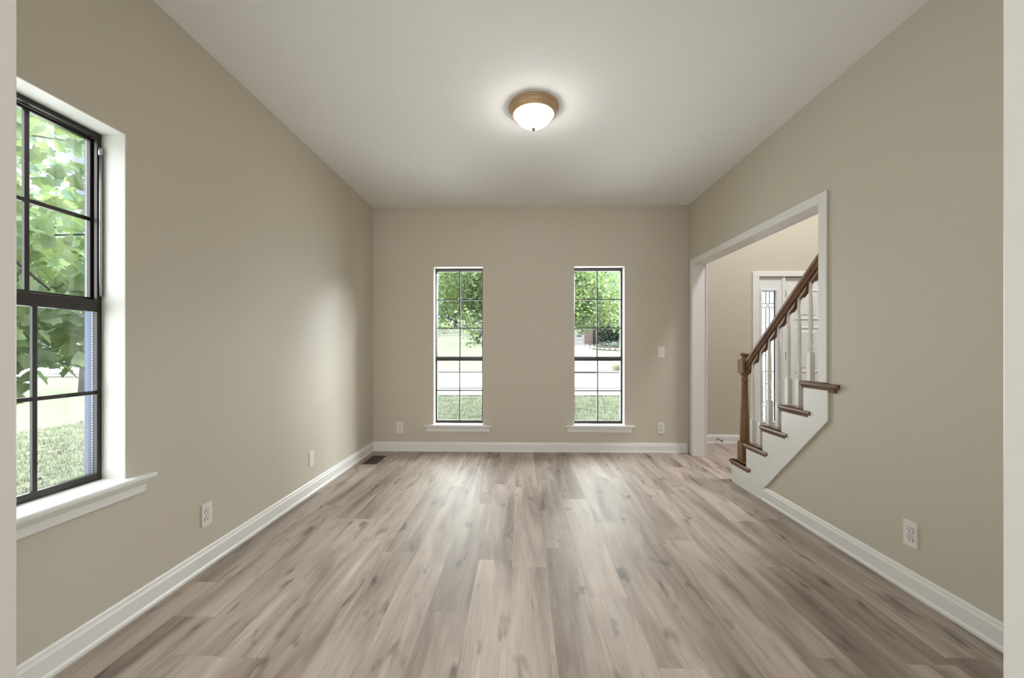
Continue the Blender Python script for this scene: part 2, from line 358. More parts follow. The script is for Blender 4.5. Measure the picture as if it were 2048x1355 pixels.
# entry hall
hw = slab_with_holes('y', YF, YF+0.15, [XO-0.13, 4.7], [-0.5, 5.0], [(2.881, 4.13, 0, 2.022)]).build('wall_hall_front', 'wall', weld=True); struct(hw, 'beige hall wall around the white front door', 'wall')
hw = MB().box(4.6, 4.72, 0.0, YF+0.15, 0, 5.0).build('wall_hall_right', 'wall'); struct(hw, 'beige far side wall of the entry hall', 'wall')
hw = MB().box(XR+0.12, 4.72, 0.0, 0.12, 0, 5.0).build('wall_hall_rear', 'wall'); struct(hw, 'beige rear wall of the entry hall', 'wall')
hw = MB().box(XR+0.02, XO, 0.12, YF, H+0.1, 5.0).build('wall_hall_left', 'wall'); struct(hw, 'beige upper wall of the entry hall above the opening', 'wall')
hw = MB().box(XO-0.129, XO, YB+0.02, YF, 0, H+0.1).build('wall_hall_side', 'wall'); struct(hw, 'short beige return wall beside the cased opening', 'wall')
hc = MB().box(XR, 4.72, 0.0, YF+0.15, 5.0, 5.1).build('ceiling_hall', 'ceil'); struct(hc, 'white ceiling of the entry hall', 'ceiling')

# baseboards: one profile pushed along each wall
BB = [(0, 0), (0.019, 0), (0.019, 0.012), (0.014, 0.022), (0.014, 0.078), (0.010, 0.088), (0.008, 0.100), (0.004, 0.106), (0, 0.106)]
def bb_x(name, x, sgn, y0, y1, label):
    o = MB().prism([(x + sgn*p[0], p[1]) for p in BB], 'y', y0, y1).build(name, 'trim'); return struct(o, label, 'baseboard')
def bb_y(name, y, sgn, x0, x1, label):
    o = MB().prism([(y + sgn*p[0], p[1]) for p in BB], 'x', x0, x1).build(name, 'trim'); return struct(o, label, 'baseboard')
bb_x('baseboard_left', XL, 1, YN1, YB, 'white baseboard along the left wall')
bb_y('baseboard_back', YB, -1, XL, 1.835, 'white baseboard under the two front windows')
bb_x('baseboard_right', XR, -1, YN1, 3.106, 'white baseboard along the right wall ending at the stair')
bb_y('baseboard_hall', YF, -1, XO, 2.80, 'white baseboard on the hall wall behind the stair')
# cased opening to the hall
co = empty('trim_4', (XR, 3.45, 0)); struct(co, 'white casing around the opening between the room and the stair hall', 'door casing')
MB().box(1.840, XR+0.001, 4.37, 4.431, 0, 2.115).build('side_casing', 'trim', co, 0.003)
MB().box(1.840, XR+0.001, 2.467, 2.536, 0.95, 2.115).build('side_casing', 'trim', co, 0.003)
MB().box(1.840, XR+0.001, 2.536, 4.37, 2.055, 2.115).build('head_casing', 'trim', co, 0.002)
MB().box(XR+0.001, XO+0.004, 4.371, 4.431, 0, 2.115).build('jamb', 'trim', co)
MB().box(XR+0.001, XO+0.004, 2.467, 2.535, 0.95, 2.115).build('jamb', 'trim', co)
MB().box(XR+0.001, XO+0.004, 2.536, 4.37, 2.056, 2.115).build('head_jamb', 'trim', co)
MB().box(XO+0.004, XO+0.014, 4.36, 4.445, 0, 2.125).build('hall_casing', 'trim', co, 0.002)

# ================================================================== windows
def make_window(name, label, loc, rz, w, z0, z1, sill_z, rows_up, rows_lo, glass_up, glass_lo, mun, cols, big=False):
    """local frame: x along the wall, +y pointing outdoors, y=0 the room face of the wall; x=0 at the window's centre"""
    root = empty(name, loc, rz); struct(root, label, 'window')
    hw = w/2; D0 = 0.100
    B = lambda mb, n, m, p=root, bev=0.0: mb.build(n, m, p, bev, world=False)
    T = 0.004
    j = MB().box(-hw, -hw+T, -0.001, D0+0.062, sill_z, z1).box(hw-T, hw, -0.001, D0+0.062, sill_z, z1).box(-hw+T, hw-T, -0.001, D0+0.062, z1-T, z1)
    B(j, 'jamb_liner', 'jamb')
    ih = hw - T; zt = z1 - T; s = 0.018
    fr = MB()
    fr.box(-ih, -ih+s, D0, D0+0.012, sill_z, zt).box(ih-s, ih, D0, D0+0.012, sill_z, zt).box(-ih+s, ih-s, D0, D0+0.03, zt-s, zt).box(-ih+s, ih-s, D0, D0+0.035, sill_z, sill_z+0.016)
    fr.box(-ih, -ih+0.007, D0+0.012, D0+0.062, sill_z, zt).box(ih-0.007, ih, D0+0.012, D0+0.062, sill_z, zt).box(-ih, ih, D0+0.03, D0+0.062, zt-0.012, zt).box(-ih, ih, D0+0.035, D0+0.062, sill_z-0.01, sill_z+0.01)
    B(fr, 'window_frame', 'black_metal')
    # outer tracks, seen through the glass
    tk = MB()
    for sg in (-1, 1):
        a, b = sg*(ih-0.007), sg*(ih-0.012)
        tk.box(a, b, D0+0.021, D0+0.060, sill_z+0.01, glass_up[0]-0.02)
        tk.box(a, b, D0+0.049, D0+0.060, glass_up[0]-0.02, zt-0.012)
    B(tk, 'outer_track', 'track')
    if big:
        ws = MB()
        for sg in (-1, 1):
            z = sill_z + 0.03
            while z < zt - 0.03:
                d = 0.024 if z < glass_up[0]-0.04 else 0.051; ws.box(sg*(ih-0.012), sg*(ih-0.0135), D0+d, D0+d+0.004, z, z+0.005); z += 0.011
        B(ws, 'weatherstrip', 'plastic')
    def sash(nm, y0, y1, gz0, gz1, rt, rb, rows):
        st = 0.016; gx = ih - s - 0.001
        sx = gx - st + 0.018
        mb = MB().box(-ih+0.008, -sx, y0, y1, gz0-rb, gz1+rt).box(sx, ih-0.008, y0, y1, gz0-rb, gz1+rt)
        mb.box(-sx, sx, y0, y1, gz1, gz1+rt).box(-sx, sx, y0, y1, gz0-rb, gz0)
        so = B(mb, nm, 'black_metal', root, 0.0015)
        ym = (y0+y1)/2; mm = MB()
        for k in range(1, cols):
            x = -sx + 2*sx*k/cols; mm.box(x-mun/2, x+mun/2, ym-0.005, ym+0.005, gz0, gz1)
        for k in range(1, rows):
            z = gz0 + (gz1-gz0)*k/rows; mm.box(-sx, sx, ym-0.0045, ym+0.0045, z-mun/2, z+mun/2)
        B(mm, 'muntins', 'black_metal', so)
        B(MB().box(-sx, sx, ym+0.006, ym+0.009, gz0, gz1), 'glass', 'glass', so)
        return so
    sash('upper_sash', D0+0.030, D0+0.048, glass_up[0], glass_up[1], 0.012, 0.020, rows_up)
    lo = sash('lower_sash', D0-0.002, D0+0.020, glass_lo[0], glass_lo[1], glass_up[0]-glass_lo[1]-0.012, 0.022, rows_lo)
    zl = glass_up[0]-0.012
    B(MB().box(-0.028, 0.028, D0-0.006, D0+0.014, zl, zl+0.007).box(-0.006, 0.022, D0-0.014, D0+0.004, zl+0.007, zl+0.013), 'sash_lock', 'black_metal', lo, 0.001)
    B(MB().box(-0.05, 0.05, D0-0.012, D0-0.002, glass_lo[0]-0.016, glass_lo[0]-0.010), 'lift_handle', 'black_metal', lo, 0.001)
    bt = MB()
    for sg in ((-1, 1) if big else (-1,)):
        x = sg*(ih-0.009); bt.tube([(x, D0-0.006, glass_up[0]+0.005), (x, D0-0.006, zt-0.09)], 0.0055, 10).tube([(x, D0-0.006, zt-0.09), (x, D0-0.006, zt-0.06)], 0.008, 10)
    B(bt, 'sash_balance', 'silver')
    # stool and apron
    so = 0.100; t = 0.023
    st = MB().box(-hw, hw, 0.0, D0, sill_z-t, sill_z)
    prof = [(-0.045, sill_z-t+0.006), (-0.041, sill_z-t), (0.0, sill_z-t), (0.0, sill_z), (-0.041, sill_z), (-0.045, sill_z-0.006)]
    st.prism(prof, 'x', -hw-so, hw+so)
    sl = B(st, 'window_sill', 'trim', root, 0.0)
    za = sill_z - t; ap = [(0, za), (-0.030, za), (-0.026, za-0.012), (-0.018, za-0.022), (-0.016, za-0.055), (-0.010, za-0.060), (0, za-0.060)]
    B(MB().prism(ap, 'x', -hw-0.075, hw+0.075), 'apron', 'trim', sl)
    return root
make_window('window_1', 'tall black-framed window in the left wall, with leafy branches close outside', (XL, 1.323, 0), R(90), 0.68, 0.608, 2.064, 0.608, 2, 2, (1.373, 2.030), (0.637, 1.312), 0.015, 3, True)
make_window('window_2', 'narrow black-framed window on the left of the end wall, with lawn and fence outside', (-0.7055, YB, 0), 0, 0.559, 0.303, 2.07, 0.303, 3, 2, (1.060, 2.038), (0.333, 1.012), 0.012, 2)
make_window('window_3', 'narrow black-framed window on the right of the end wall, with a driveway outside', (0.8685, YB, 0), 0, 0.563, 0.303, 2.07, 0.303, 3, 2, (1.060, 2.038), (0.333, 1.012), 0.012, 2)

# ================================================================== outlets, switch, blank plate
def rounded(w, h, r, n=4):
    pts = []
    for cx, cz, a0 in ((w/2-r, h/2-r, 0), (-w/2+r, h/2-r, 90), (-w/2+r, -h/2+r, 180), (w/2-r, -h/2+r, 270)):
        for k in range(n+1):
            a = R(a0 + 90*k/n); pts.append((cx + r*math.cos(a), cz + r*math.sin(a)))
    return pts
def wall_plate(name, kind, loc, rz, label, cat, group=None):
    """local +y points into the wall"""
    root = empty(name, loc, rz); tag(root, label, cat, group)
    B = lambda mb, n, m, p=root: mb.build(n, m, p, 0, world=False)
    w, h = 0.074, 0.121
    pl = MB().prism(rounded(w, h, 0.006), 'y', -0.003, 0.0).prism(rounded(w-0.007, h-0.007, 0.005), 'y', -0.0062, -0.003)
    B(pl, 'cover_plate', 'plastic')
    if kind == 'outlet':
        for dz in (0.0195, -0.0195):
            pts = [(0.0172*math.cos(a), dz + max(-0.0125, min(0.0125, 0.0172*math.sin(a)))) for a in [2*math.pi*k/28 for k in range(28)]]
            rim = [(x*1.09, dz + (z-dz)*1.1) for x, z in pts]
            rc = MB().prism(pts, 'y', -0.0085, -0.006); o = B(rc, 'receptacle', 'plastic')
            B(MB().prism(rim, 'y', -0.0064, -0.0061), 'rim_gap', 'slot', o)
            sl = MB().box(-0.0075, -0.0050, -0.0088, -0.0084, dz-0.001, dz+0.0085).box(0.0050, 0.0075, -0.0088, -0.0084, dz+0.000, dz+0.0075)
            sl.prism([(0.0030*math.cos(2*math.pi*k/12), dz-0.0068+0.0030*math.sin(2*math.pi*k/12)) for k in range(12)], 'y', -0.0088, -0.0084)
            B(sl, 'slots', 'slot', o)
        B(MB().prism([(0.003*math.cos(2*math.pi*k/12), 0.003*math.sin(2*math.pi*k/12)) for k in range(12)], 'y', -0.0072, -0.006), 'screw', 'silver')
    elif kind == 'switch':
        B(MB().box(-0.006, 0.006, -0.0070, -0.006, -0.012, 0.012), 'toggle_slot', 'jamb')
        B(MB().prism([(-0.0165, 0.006), (-0.006, -0.004), (-0.006, 0.009), (-0.0150, 0.012)], 'x', -0.004, 0.004), 'toggle', 'plastic')
        for z in (0.030, -0.030): B(MB().prism([(0.0026*math.cos(2*math.pi*k/10), z+0.0026*math.sin(2*math.pi*k/10)) for k in range(10)], 'y', -0.0070, -0.006), 'screw', 'silver')
    else:
        for z in (0.021, -0.021): B(MB().prism([(0.0026*math.cos(2*math.pi*k/10), z+0.0026*math.sin(2*math.pi*k/10)) for k in range(10)], 'y', -0.0070, -0.006), 'screw', 'plastic')
    return root
wall_plate('wall_outlet', 'outlet', (XL, 2.098, 0.2765), R(90), 'white duplex outlet low on the left wall near the big window', 'outlet')
wall_plate('blank_wall_plate', 'blank', (XL, 3.165, 0.2805), R(90), 'plain white blank cover plate low on the left wall toward the corner', 'wall plate')
wall_plate('wall_outlet', 'outlet', (-1.364, YB, 0.2655), 0, 'white duplex outlet on the end wall between the corner and the window', 'outlet')
wall_plate('wall_outlet', 'outlet', (1.549, YB, 0.2715), 0, 'white duplex outlet on the end wall below the light switch', 'outlet')
wall_plate('light_switch', 'switch', (1.5515, YB, 1.113), 0, 'white toggle light switch on the end wall beside the cased opening', 'light switch')
wall_plate('wall_outlet', 'outlet', (XR, 1.953, 0.277), R(-90), 'white duplex outlet low on the right wall', 'outlet')

# ================================================================== floor register
vr = empty('floor_vent', (-1.517, 4.13, 0)); tag(vr, 'brown metal floor vent set in the planks near the left corner', 'floor vent')
MB().box(-1.592, -1.442, 3.975, 4.285, 0.0, 0.004).build('vent_flange', 'vent', vr, 0.0015)
g = MB()
for i in range(3):
    for k in range(16):
        y = 3.995 + k*0.0175; x0 = -1.578 + i*0.0435; g.box(x0, x0+0.035, y, y+0.008, 0.0038, 0.0046)
g.build('vent_slots', 'slot', vr)
MB().box(-1.510, -1.504, 3.998, 4.018, 0.004, 0.009).build('damper_lever', 'black', vr)

# ================================================================== ceiling light
cl = empty('ceiling_light', (0.081, 2.645, H)); tag(cl, 'flush dome ceiling light with copper-toned rim, switched on', 'ceiling light')
cx, cy = 0.081, 2.645
MB().lathe([(0.162, H), (0.166, H-0.002), (0.166, H-0.009), (0.163, H-0.013), (0.154, H-0.015), (0.154, H-0.024), (0.150, H-0.029), (0.143, H-0.041), (0.141, H-0.043), (0.141, H-0.048), (0.134, H-0.052), (0.126, H-0.052), (0.122, H-0.046)], cx, cy, 56).build('rim', 'bronze', cl)
dome = [(0.125, H-0.046), (0.124, H-0.054), (0.119, H-0.066), (0.110, H-0.079), (0.098, H-0.092), (0.083, H-0.104), (0.065, H-0.115), (0.045, H-0.124), (0.025, H-0.130), (0.008, H-0.133), (0.001, H-0.1335)]
MB().lathe(dome, cx, cy, 48).build('glass_dome', 'lampglass', cl)
MB().lathe([(0.008, H-0.1315), (0.0125, H-0.135), (0.0125, H-0.141), (0.010, H-0.148), (0.006, H-0.153), (0.0015, H-0.154)], cx, cy, 16).build('finial', 'vent', cl)

# ================================================================== staircase
RISE, RUN, Y1 = 0.189, 0.2225, 3.552      # first riser face
SX1 = 2.93
stair = empty('staircase', (2.4, 3.5, 0)); tag(stair, 'staircase with oak treads and white side board rising from the hall', 'staircase')
NT = 9
def riser_y(k): return Y1 - RUN*(k-1)
sk = [(Y1, 0.0)]
for k in range(1, 6):
    sk += [(riser_y(k), RISE*k-0.029), (max(riser_y(k+1), 2.468), RISE*k-0.029)]
sk += [(2.468, 0.73), (3.105, 0.104), (3.105, 0.0)]
MB().prism(sk, 'x', 1.838, 1.872).box(1.833, 1.838, 3.106, 3.572, 0, 0.012).build('skirt_board', 'trim', stair)
# bead moulding that closes the side board against the wall
def strip(p, q, wdt, x0, x1):
    d = Vector((q[0]-p[0], q[1]-p[1])).normalized(); n = Vector((-d.y, d.x))
    a = [(p[0], p[1]), (q[0], q[1]), (q[0]+n.x*wdt, q[1]+n.y*wdt), (p[0]+n.x*wdt, p[1]+n.y*wdt)]
    return a
bd = MB().prism(strip((3.105, 0.104), (2.468, 0.73), 0.016, 0, 0), 'x', 1.836, 1.852).prism([(2.455, 0.718), (2.470, 0.733), (2.470, 0.905), (2.455, 0.905)], 'x', 1.838, 1.852)
bd.build('bead_moulding', 'trim', stair, 0.003)
MB().prism([(3.552, 0), (3.572, 0), (3.570, 0.010), (3.562, 0.018), (3.552, 0.020)], 'x', 1.833, SX1).build('shoe_moulding', 'trim', stair)
for k in range(1, NT+1):
    y = riser_y(k)
    MB().box(1.872 if k <= 5 else XO, SX1, y-0.02, y, RISE*(k-1), RISE*k-0.029).build('riser', 'trim', stair)
    yf, zt = y + 0.035, RISE*k; yb = yf - 0.319
    tr = MB()
    nose = [(yf-0.014+0.014*math.cos(a), zt-0.014+0.014*math.sin(a)) for a in [R(-90+180*i/8) for i in range(9)]]
    xside = 1.827 if k <= 5 else XO
    tr.prism(nose + [(yf-RUN-0.04, zt), (yf-RUN-0.04, zt-0.028)], 'x', xside+(0.014 if k <= 5 else 0), SX1)
    cove = [(yf-0.034, zt-0.028), (yf-0.012, zt-0.028), (yf-0.018, zt-0.040), (yf-0.030, zt-0.050), (yf-0.034, zt-0.050)]
    tr.prism(cove, 'x', 1.843 if k <= 5 else XO, SX1)
    if k <= 5:
        rn = [(1.827+0.014-0.014*math.cos(a), zt-0.014+0.014*math.sin(a)) for a in [R(-90+180*i/8) for i in range(9)]]
        tr.prism(rn + [(1.862, zt), (1.862, zt-0.028)], 'y', yb, yf-0.006)
        cv = [(1.862, zt-0.028), (1.833, zt-0.028), (1.837, zt-0.040), (1.843, zt-0.052), (1.862, zt-0.052)]
        tr.prism(cv, 'y', yb+0.022, yf-0.018)
    tr.build('tread', 'tread', stair)

rail = empty('stair_railing', (1.92, 3.5, RISE)); tag(rail, 'oak handrail with turned newel post and white balusters on the stair', 'stair railing')
# newel
nx, ny, hwn = 1.92, 3.50, 0.041
nw = MB().prism([(nx-hwn, ny-hwn), (nx+hwn, ny-hwn), (nx+hwn, ny+hwn), (nx-hwn, ny+hwn)], 'z', RISE, 0.355)
nw.lathe([(hwn*0.98, 0.355), (0.040, 0.362), (0.036, 0.372), (0.040, 0.380), (0.038, 0.388), (0.0375, 0.42), (0.034, 0.55), (0.030, 0.70), (0.0255, 0.83), (0.024, 0.875), (0.030, 0.880), (0.030, 0.887), (0.025, 0.893), (0.024, 0.918), (0.028, 0.926), (0.036, 0.934), (0.036, 0.940), (0.030, 0.945)], nx, ny, 24)
no = nw.build('newel_post', 'oak', rail)
blk = MB().prism([(nx-hwn, ny-hwn), (nx+hwn, ny-hwn), (nx+hwn, ny+hwn), (nx-hwn, ny+hwn)], 'z', 0.943, 1.060)
blk.build('newel_block', 'oak', no, 0.006)
MB().lathe([(0.030, 1.058), (0.030, 1.064), (0.024, 1.072), (0.022, 1.082), (0.026, 1.090), (0.036, 1.097), (0.039, 1.104), (0.037, 1.111), (0.028, 1.117), (0.012, 1.121), (0.001, 1.122)], nx, ny, 28).build('newel_cap', 'oak', no)
# handrail, a moulded section swept up the slope
SL = RISE/RUN
def rz_top(y): return 1.104 + SL*(3.417 - y)
RXC = 1.93
sec = [(-0.026, -0.088), (-0.030, -0.076), (-0.024, -0.060), (-0.022, -0.052), (-0.031, -0.040), (-0.032, -0.022), (-0.024, -0.006), (-0.010, 0.0), (0.010, 0.0), (0.024, -0.006), (0.032, -0.022), (0.031, -0.040), (0.022, -0.052), (0.024, -0.060), (0.030, -0.076), (0.026, -0.088)]
def sweep(mb, sec, ya, yb):
    n = len(sec); v = [(RXC+p[0], ya, rz_top(ya)+p[1]) for p in sec] + [(RXC+p[0], yb, rz_top(yb)+p[1]) for p in sec]
    f = [(i, (i+1) % n, n+(i+1) % n, n+i) for i in range(n)] + [tuple(range(n))[::-1], tuple(range(n, 2*n))]
    mb.add(v, f); return mb
sweep(MB(), sec, ny-hwn+0.002, 2.537).build('handrail', 'oak_y', rail)
BY = [3.394 - 0.1113*i for i in range(8)]
fl = MB()
for a, b in zip([ny-hwn+0.11-0.0] + BY, BY):
    ya, yb = min(a, ny-hwn) - 0.012, b + 0.012
    if ya - yb < 0.02: continue
    top = lambda y: rz_top(y) - 0.086
    prof = []
    for t, d in ((0, 0.0), (0.06, 0.016), (0.14, 0.026), (0.30, 0.034), (0.78, 0.036), (0.9, 0.030), (0.97, 0.016), (1.0, 0.0)):
        y = ya + (yb-ya)*t; prof.append((y, top(y) - d))
    fl.prism(prof, 'x', RXC-0.017, RXC+0.017)
fl.build('rail_fillets', 'oak_y', rail)
def baluster(y, k):
    zb = RISE*k; zt = rz_top(y) - 0.080; q = 0.0165
    s = zb + 0.185
    mb = MB().prism([(RXC-q, y-q), (RXC+q, y-q), (RXC+q, y+q), (RXC-q, y+q)], 'z', zb, s)
    pr = [(0.0160, s-0.004), (0.0162, s), (0.0135, s+0.010), (0.0115, s+0.018), (0.0155, s+0.026), (0.0155, s+0.034), (0.0115, s+0.042), (0.0125, s+0.050), (0.0155, s+0.072), (0.0135, s+0.092), (0.0105, s+0.108), (0.0145, s+0.116), (0.0145, s+0.124), (0.0112, s+0.132), (0.0150, s+0.165), (0.0148, s+0.20), (0.0125, (s+zt)/2+0.1), (0.0098, zt)]
    return mb.lathe(pr, RXC, y, 16).build('baluster', 'trim', rail)
for i, y in enumerate(BY): baluster(y, 2 + i//2)

# ================================================================== front door and sidelight
dr = empty('door_1', (3.65, YF, 0)); struct(dr, 'white panelled front door in the hall seen behind the stair', 'door')
DX0, DX1, DY = 3.206, 4.116, YF+0.02
MB().box(DX0, DX1, DY, DY+0.045, 0.012, 2.018).build('door_slab', 'door', dr, 0.002)
def raised(x0, x1, z0, z1):
    mb = MB(); y = DY
    ring = lambda i, d: [(x0+i, y+d, z0+i), (x1-i, y+d, z0+i), (x1-i, y+d, z1-i), (x0+i, y+d, z1-i)]
    lv = [ring(0, 0.0), ring(0.008, -0.009), ring(0.020, -0.009), ring(0.028, -0.001), ring(0.050, -0.001), ring(0.066, -0.008)]
    v = [p for l in lv for p in l]; f = []
    for a in range(len(lv)-1):
        for k in range(4): f.append((a*4+k, a*4+(k+1) % 4, (a+1)*4+(k+1) % 4, (a+1)*4+k))
    f.append(tuple(range(len(v)-4, len(v)))); return mb.add(v, f)
for x0, x1 in ((3.325, 3.625), (3.695, 3.995)):
    for z0, z1 in ((1.50, 1.87), (0.86, 1.42), (0.20, 0.76)): raised(x0, x1, z0, z1).build('panel', 'door', dr)
for z in (1.77, 1.022, 0.22): MB().box(3.197, 3.217, DY-0.010, DY+0.002, z, z+0.09).build('hinge', 'black', dr)
hd = MB().tube([(4.05, DY, 0.95), (4.05, DY-0.05, 0.95)], 0.012, 12).lathe([(0.005, 0.92), (0.026, 0.935), (0.028, 0.95), (0.026, 0.965), (0.005, 0.98)], 4.05, DY-0.06, 16)
hd.build('door_knob', 'black', dr)
# casing, mullion post, threshold
dc = empty('trim_5', (3.45, YF, 0)); struct(dc, 'white casing around the front door and its sidelight', 'door casing')
MB().box(2.803, 2.884, YF-0.018, YF+0.03, 0, 2.024).build('side_casing', 'trim', dc, 0.005)
MB().box(4.124, 4.20, YF-0.018, YF+0.03, 0, 2.024).build('side_casing', 'trim', dc, 0.005)
MB().box(2.803, 4.20, YF-0.018, YF+0.03, 2.022, 2.085).build('head_casing', 'trim', dc, 0.005)
MB().box(3.165, 3.203, YF-0.004, YF+0.10, 0, 2.022).build('mullion_post', 'trim', dc, 0.003)
MB().box(2.881, 4.13, YF+0.0, YF+0.14, -0.02, 0.012).build('threshold', 'vent', dc)
wd = empty('window_4', (3.01, YF, 0)); struct(wd, 'tall sidelight with leaded glass beside the front door', 'sidelight window')
gx0, gx1, gz0, gz1 = 2.925, 3.095, 0.269, 1.854
MB().box(2.884, gx0-0.006, YF+0.01, YF+0.05, 0.012, 2.02).box(gx1+0.006, 3.165, YF+0.01, YF+0.05, 0.012, 2.02).box(gx0-0.006, gx1+0.006, YF+0.01, YF+0.05, gz1+0.006, 2.02).box(gx0-0.006, gx1+0.006, YF+0.01, YF+0.05, 0.012, gz0-0.006).build('sidelight_frame', 'door', wd)
MB().box(gx0-0.022, gx0, YF+0.0, YF+0.012, gz0-0.022, gz1+0.022).box(gx1, gx1+0.022, YF+0.0, YF+0.012, gz0-0.022, gz1+0.022).box(gx0, gx1, YF+0.0, YF+0.012, gz1, gz1+0.022).box(gx0, gx1, YF+0.0, YF+0.012, gz0-0.022, gz0).build('glazing_bead', 'door', wd, 0.004)
MB().box(gx0, gx1, YF+0.028, YF+0.032, gz0, gz1).build('leaded_glass', 'leaded', wd)
cm = MB(); cw = 0.0032; ya, yb = YF+0.024, YF+0.028
def vb(x, z0, z1, w=cw): cm.box(x-w, x+w, ya, yb, z0, z1)
def hb(z, x0, x1, w=cw): cm.box(x0, x1, ya, yb, z-w, z+w)
xa, xb_ = gx0+0.060, gx0+0.103
vb(gx0+0.003, gz0, gz1, 0.003); vb(gx1-0.006, gz0, gz1, 0.006); hb(gz1-0.003, gx0, gx1); hb(gz0+0.003, gx0, gx1)
vb(xa, 1.70, gz1); vb(xb_, 1.70, gz1); hb(1.70, gx0, gx1); hb(1.655, gx0, gx1)
vb(xa+0.010, 1.665, 1.69); vb(xb_-0.010, 1.665, 1.69); hb(1.6775, xa+0.010, xb_-0.010)
vb(xa, 0.49, 1.655); vb(xb_, 0.49, 1.655)
hb(1.27, xb_, gx1); hb(1.07, gx0, xa); hb(0.87, gx0, gx1); hb(0.725, xa, xb_); hb(0.49, gx0, gx1); hb(0.455, gx0, gx1)
vb(xa, gz0, 0.455); vb(xb_, gz0, 0.455); hb(0.4725, xa, xb_, 0.009)
cm.build('came_lines', 'black', wd)
# door stop on the hall baseboard
ds = empty('door_stop', (2.377, YF-0.014, 0.055)); tag(ds, 'small dark door stop screwed to the hall baseboard', 'door stop')
MB().tube([(2.377, YF-0.012, 0.060), (2.380, YF-0.030, 0.058), (2.392, YF-0.085, 0.050)], [0.006, 0.0045, 0.0045], 8).build('spring', 'vent', ds)
MB().tube([(2.392, YF-0.085, 0.050), (2.396, YF-0.103, 0.047)], 0.008, 10).build('rubber_tip', 'rubber', ds)

# ================================================================== outdoors
G0 = -0.45
def sstep(a, b, x):
    t = max(0.0, min(1.0, (x-a)/(b-a))); return t*t*(3-2*t)
def yoff(x): return 8.0*sstep(-7, -19, x)
def ground(x, y):
    d = y - yoff(x) - 25.6
    if d <= 0: return G0
    top = 2.30 + (1.9 - 2.30)*sstep(-4, 4, x) if x > -8 else 2.30
    gain = (3.30 + (2.22 - 3.30)*sstep(-3, 3.0, x))
    return G0 + gain*min(d, 60)/23.0
def strip_mesh(ya, yb, dz, x0=-46, x1=40, n=86, steps=1):
    mb = MB(); v = []; f = []
    xs = [x0 + (x1-x0)*i/n for i in range(n+1)]
    for x in xs:
        for j in range(steps+1):
            y = ya + (yb-ya)*j/steps + yoff(x); v.append((x, y, ground(x, y)+dz))
    for i in range(n):
        for j in range(steps):
            a = i*(steps+1)+j; f.append((a, a+steps+1, a+steps+2, a+1))
    return mb.add(v, f, True)
lw = MB(); v = []; f = []
xs = [-60 + 2*i for i in range(61)]; ys = [-14 + 1.3*i for i in range(74)]
for x in xs:
    for y in ys: v.append((x, y, ground(x, y)))
for i in range(60):
    for j in range(73): a = i*74+j; f.append((a, a+74, a+75, a+1))
lw.add(v, f, True); o = lw.build('lawn', 'lawn'); struct(o, 'green lawn rolling from the house across the street', 'lawn')
o = strip_mesh(13.35, 15.15, 0.035).build('sidewalk', 'walk'); struct(o, 'pale concrete sidewalk beyond the front lawn', 'sidewalk')
o = strip_mesh(16.0, 25.2, 0.02).build('road', 'road'); struct(o, 'sun-bleached street beyond the sidewalk', 'road')
o = MB(); v = []; f = []
for i in range(87):
    x = -46 + i; y = 25.2 + yoff(x); v += [(x, y, G0), (x, y, G0+0.13), (x, y+0.3, G0+0.15), (x, y+0.3, G0-0.1)]
for i in range(86):
    for k in range(3): a = i*4+k; f.append((a, a+4, a+5, a+1))
o.add(v, f); o = o.build('curb', 'concrete'); struct(o, 'concrete curb on the far side of the street', 'curb')
# driveway of the house across
v = []; f = []
for i in range(25):
    t = i/24; y = 25.3 + 20.6*t
    xr = 5.6 + 2.1*t + 0.9*math.exp(-t*22); xl = -0.4 + 1.6*t - 0.9*math.exp(-t*22)
    for k in range(7):
        x = xl + (xr-xl)*k/6; v.append((x, y, ground(x, y)+0.05))
for i in range(24):
    for k in range(6): a = i*7+k; f.append((a, a+1, a+8, a+7))
o = MB().add(v, f, True).build('driveway', 'concrete'); struct(o, 'pale driveway rising from the street to the garage', 'driveway')
o = MB().box(3.2, 4.7, 25.16, 25.24, G0+0.03, G0+0.12).build('storm_drain', 'slot'); tag(o, 'dark storm drain slot in the curb at the foot of the driveway', 'storm drain')
jt = MB()
for y in (28.5, 32.5, 37.0, 41.5):
    xl, xr = -0.3 + 1.6*(y-25.3)/20.6, 5.6 + 2.0*(y-25.3)/20.6; z = ground(3, y)
    jt.add([(xl, y-.04, ground(xl, y-.04)+.054), (xr, y-.04, ground(xr, y-.04)+.054), (xr, y+.04, ground(xr, y+.04)+.054), (xl, y+.04, ground(xl, y+.04)+.054)], [(0,1,2,3)])
jt.build('expansion_joints', 'siding', bpy.data.objects['driveway'])
# grass blades on the near lawns
def blades(name, regions, n, label, hgt=0.055):
    V = []; F = []
    for k in range(n):
        x0, x1, y0, y1 = regions[k % len(regions)]
        x, y = rng.uniform(x0, x1), rng.uniform(y0, y1); z = ground(x, y)
        for _ in range(3):
            a = rng.uniform(0, 6.283); w = rng.uniform(0.004, 0.008); h = hgt*rng.uniform(0.5, 1.25); ln = rng.uniform(0.01, 0.05); px, py = x+rng.normal(0, .02), y+rng.normal(0, .02)
            dx, dy = math.cos(a), math.sin(a); o = len(V)
            V += [(px-dy*w, py+dx*w, z), (px+dy*w, py-dx*w, z), (px+dx*ln, py+dy*ln, z+h)]; F.append((o, o+1, o+2))
    mb = MB().add(V, F); o = mb.build(name, 'blade'); return tag(o, label, 'grass', kind='stuff')
blades('grass', [(-3.6, 4.2, 6.0, 13.3)], 26000, 'green grass blades on the front lawn before the sidewalk')
blades('grass', [(-9.5, -2.1, 1.6, 10.0)], 20000, 'green grass blades on the side lawn under the left window tree')
